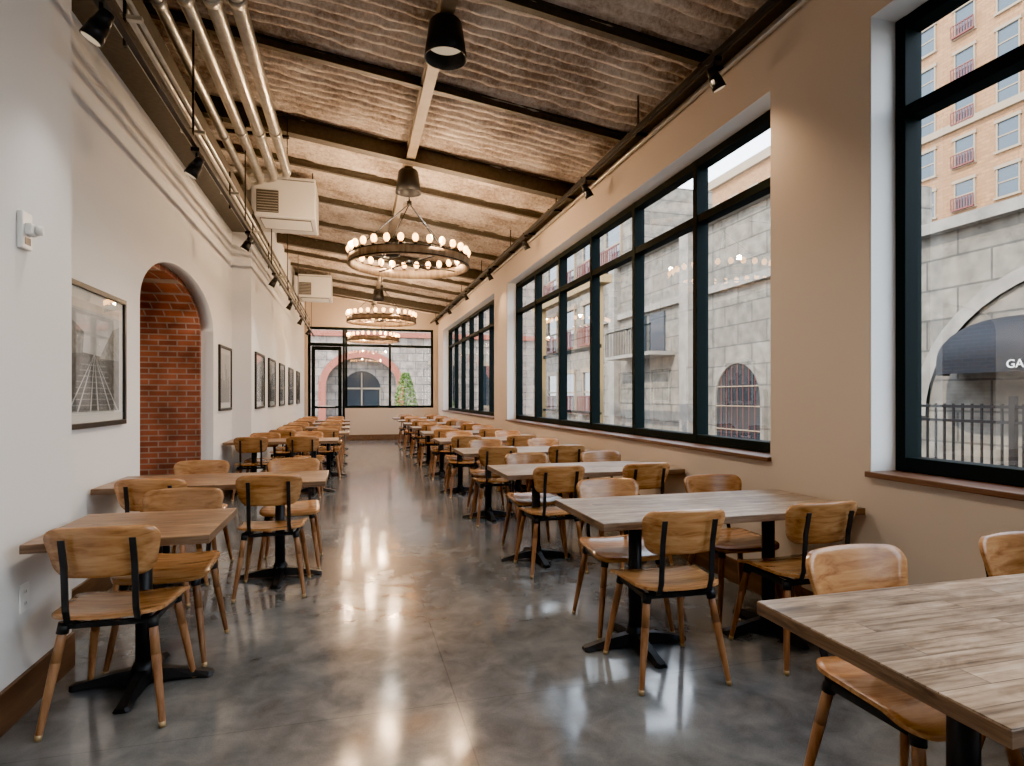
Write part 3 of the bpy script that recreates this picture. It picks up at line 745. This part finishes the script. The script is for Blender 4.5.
for x in(-3.6,4.6,7.4):
    b.box(x-.6,x+.6,Y-.05,Y,.9,3.0,'extglass'); b.box(x-.75,x+.75,Y-.12,Y,3.0,3.25,'cream'); b.box(x-.7,x+.7,Y-.12,Y,.75,.9,'cream'); b.box(x-.04,x+.04,Y-.09,Y-.04,.9,3,'cream')
b.box(-9,9.9,Y-.15,Y,4.4,4.65,'red2'); b.box(-9,9.9,Y,Y+4,7.9,8,'stonel')
b.obj('arched_stone_building')
def shrub(x,y,h,r):
    b=MB(); b.cyl((0,0,-.2),(0,0,.35),.05,.05,'leg',8)
    for i in range(1800):
        z=random.random()**.8; rr=r*math.sin(math.pi*min(1,(.15+.85*(1-z))*.62))*(.75+.3*random.random()); a=random.random()*6.283
        c=Vector((rr*math.cos(a),rr*math.sin(a),.1+z*h)); u=Vector((random.uniform(-1,1),random.uniform(-1,1),random.uniform(-1,1))).normalized(); v=u.orthogonal().normalized(); s=.05
        b.poly([c-u*s,c-v*s*.6,c+u*s,c+v*s*.6],'leaf')
    b.obj('conical_shrub',(x,y,-.02))
shrub(2.2,25.5,2.3,.5); shrub(4.0,27,1.8,.6)

# ------------------------------------------------------------------ lights
def spot(name,loc,power,col,size,blend,rad=.04,aim=None):
    l=D.lights.new(name,'SPOT'); l.energy=power; l.color=col; l.spot_size=math.radians(size); l.spot_blend=blend; l.shadow_soft_size=rad
    o=D.objects.new(name,l); COL.objects.link(o); o.location=loc
    d=Vector(aim or (loc[0],loc[1],0))-Vector(loc); o.rotation_euler=d.to_track_quat('-Z','Y').to_euler(); return o
def point(name,loc,power,col,rad=.05):
    l=D.lights.new(name,'POINT'); l.energy=power; l.color=col; l.shadow_soft_size=rad
    o=D.objects.new(name,l); COL.objects.link(o); o.location=loc
warm=(1,.70,.42)
for y in rt: spot('track_beam_right',(2.40,y,3.56),62,warm,90,.9,.05,(2.70,y-.35,1.4))
for y in lt: spot('track_beam_left',(-1.02,y,3.02),24,(1,.94,.86),95,.8,.05,(-.75,y,0))
for x,y in pend: spot('pendant_beam',(x,y,zb-BH-.22),160,(1,.88,.72),140,.6,.13)
for x,y in chan:
    for k in range(4):
        a=k*math.pi/2+.3; point('chandelier_glow',(x+.73*math.cos(a),y+.73*math.sin(a),3.21),48,(1,.68,.40),.03)
point('passage_brick_fill',(-3.8,6.3,2.8),50,(1,.82,.6),.1)  # fill lamp added in the passage to brighten the arch brick
s=D.lights.new('sun','SUN'); s.energy=7.5; s.angle=.01; s.color=(1,.88,.72)
so=D.objects.new('sun',s); COL.objects.link(so); so.rotation_euler=Vector((.80,.42,-.75)).to_track_quat('-Z','Y').to_euler()

w=D.worlds.new('World'); scene.world=w; w.use_nodes=True; nt=w.node_tree; bg=nt.nodes['Background']
tc=N(nt,'ShaderNodeTexCoord'); sp=N(nt,'ShaderNodeSeparateXYZ'); nt.links.new(tc.outputs['Generated'],sp.inputs[0])
r=ramp(nt,[(0,(.95,.96,1)),(.25,(.82,.90,1)),(.9,(.55,.72,.98))]); nt.links.new(sp.outputs['Z'],r.inputs['Fac']); nt.links.new(r.outputs['Color'],bg.inputs['Color'])
bg.inputs['Strength'].default_value=6.4

# ------------------------------------------------------------------ camera
cam=D.cameras.new('camera'); cam.sensor_width=36; cam.lens=36*594/1024; cam.shift_y=14/1024; cam.clip_start=.05; cam.clip_end=500
co=D.objects.new('camera',cam); COL.objects.link(co); co.location=(0,0,1.35); co.rotation_euler=(math.radians(90),0,math.radians(-15.1)); scene.camera=co
try:
    scene.view_settings.view_transform='AgX'; scene.view_settings.look='AgX - Punchy'; scene.view_settings.exposure=1.25
except Exception as e: print(e)
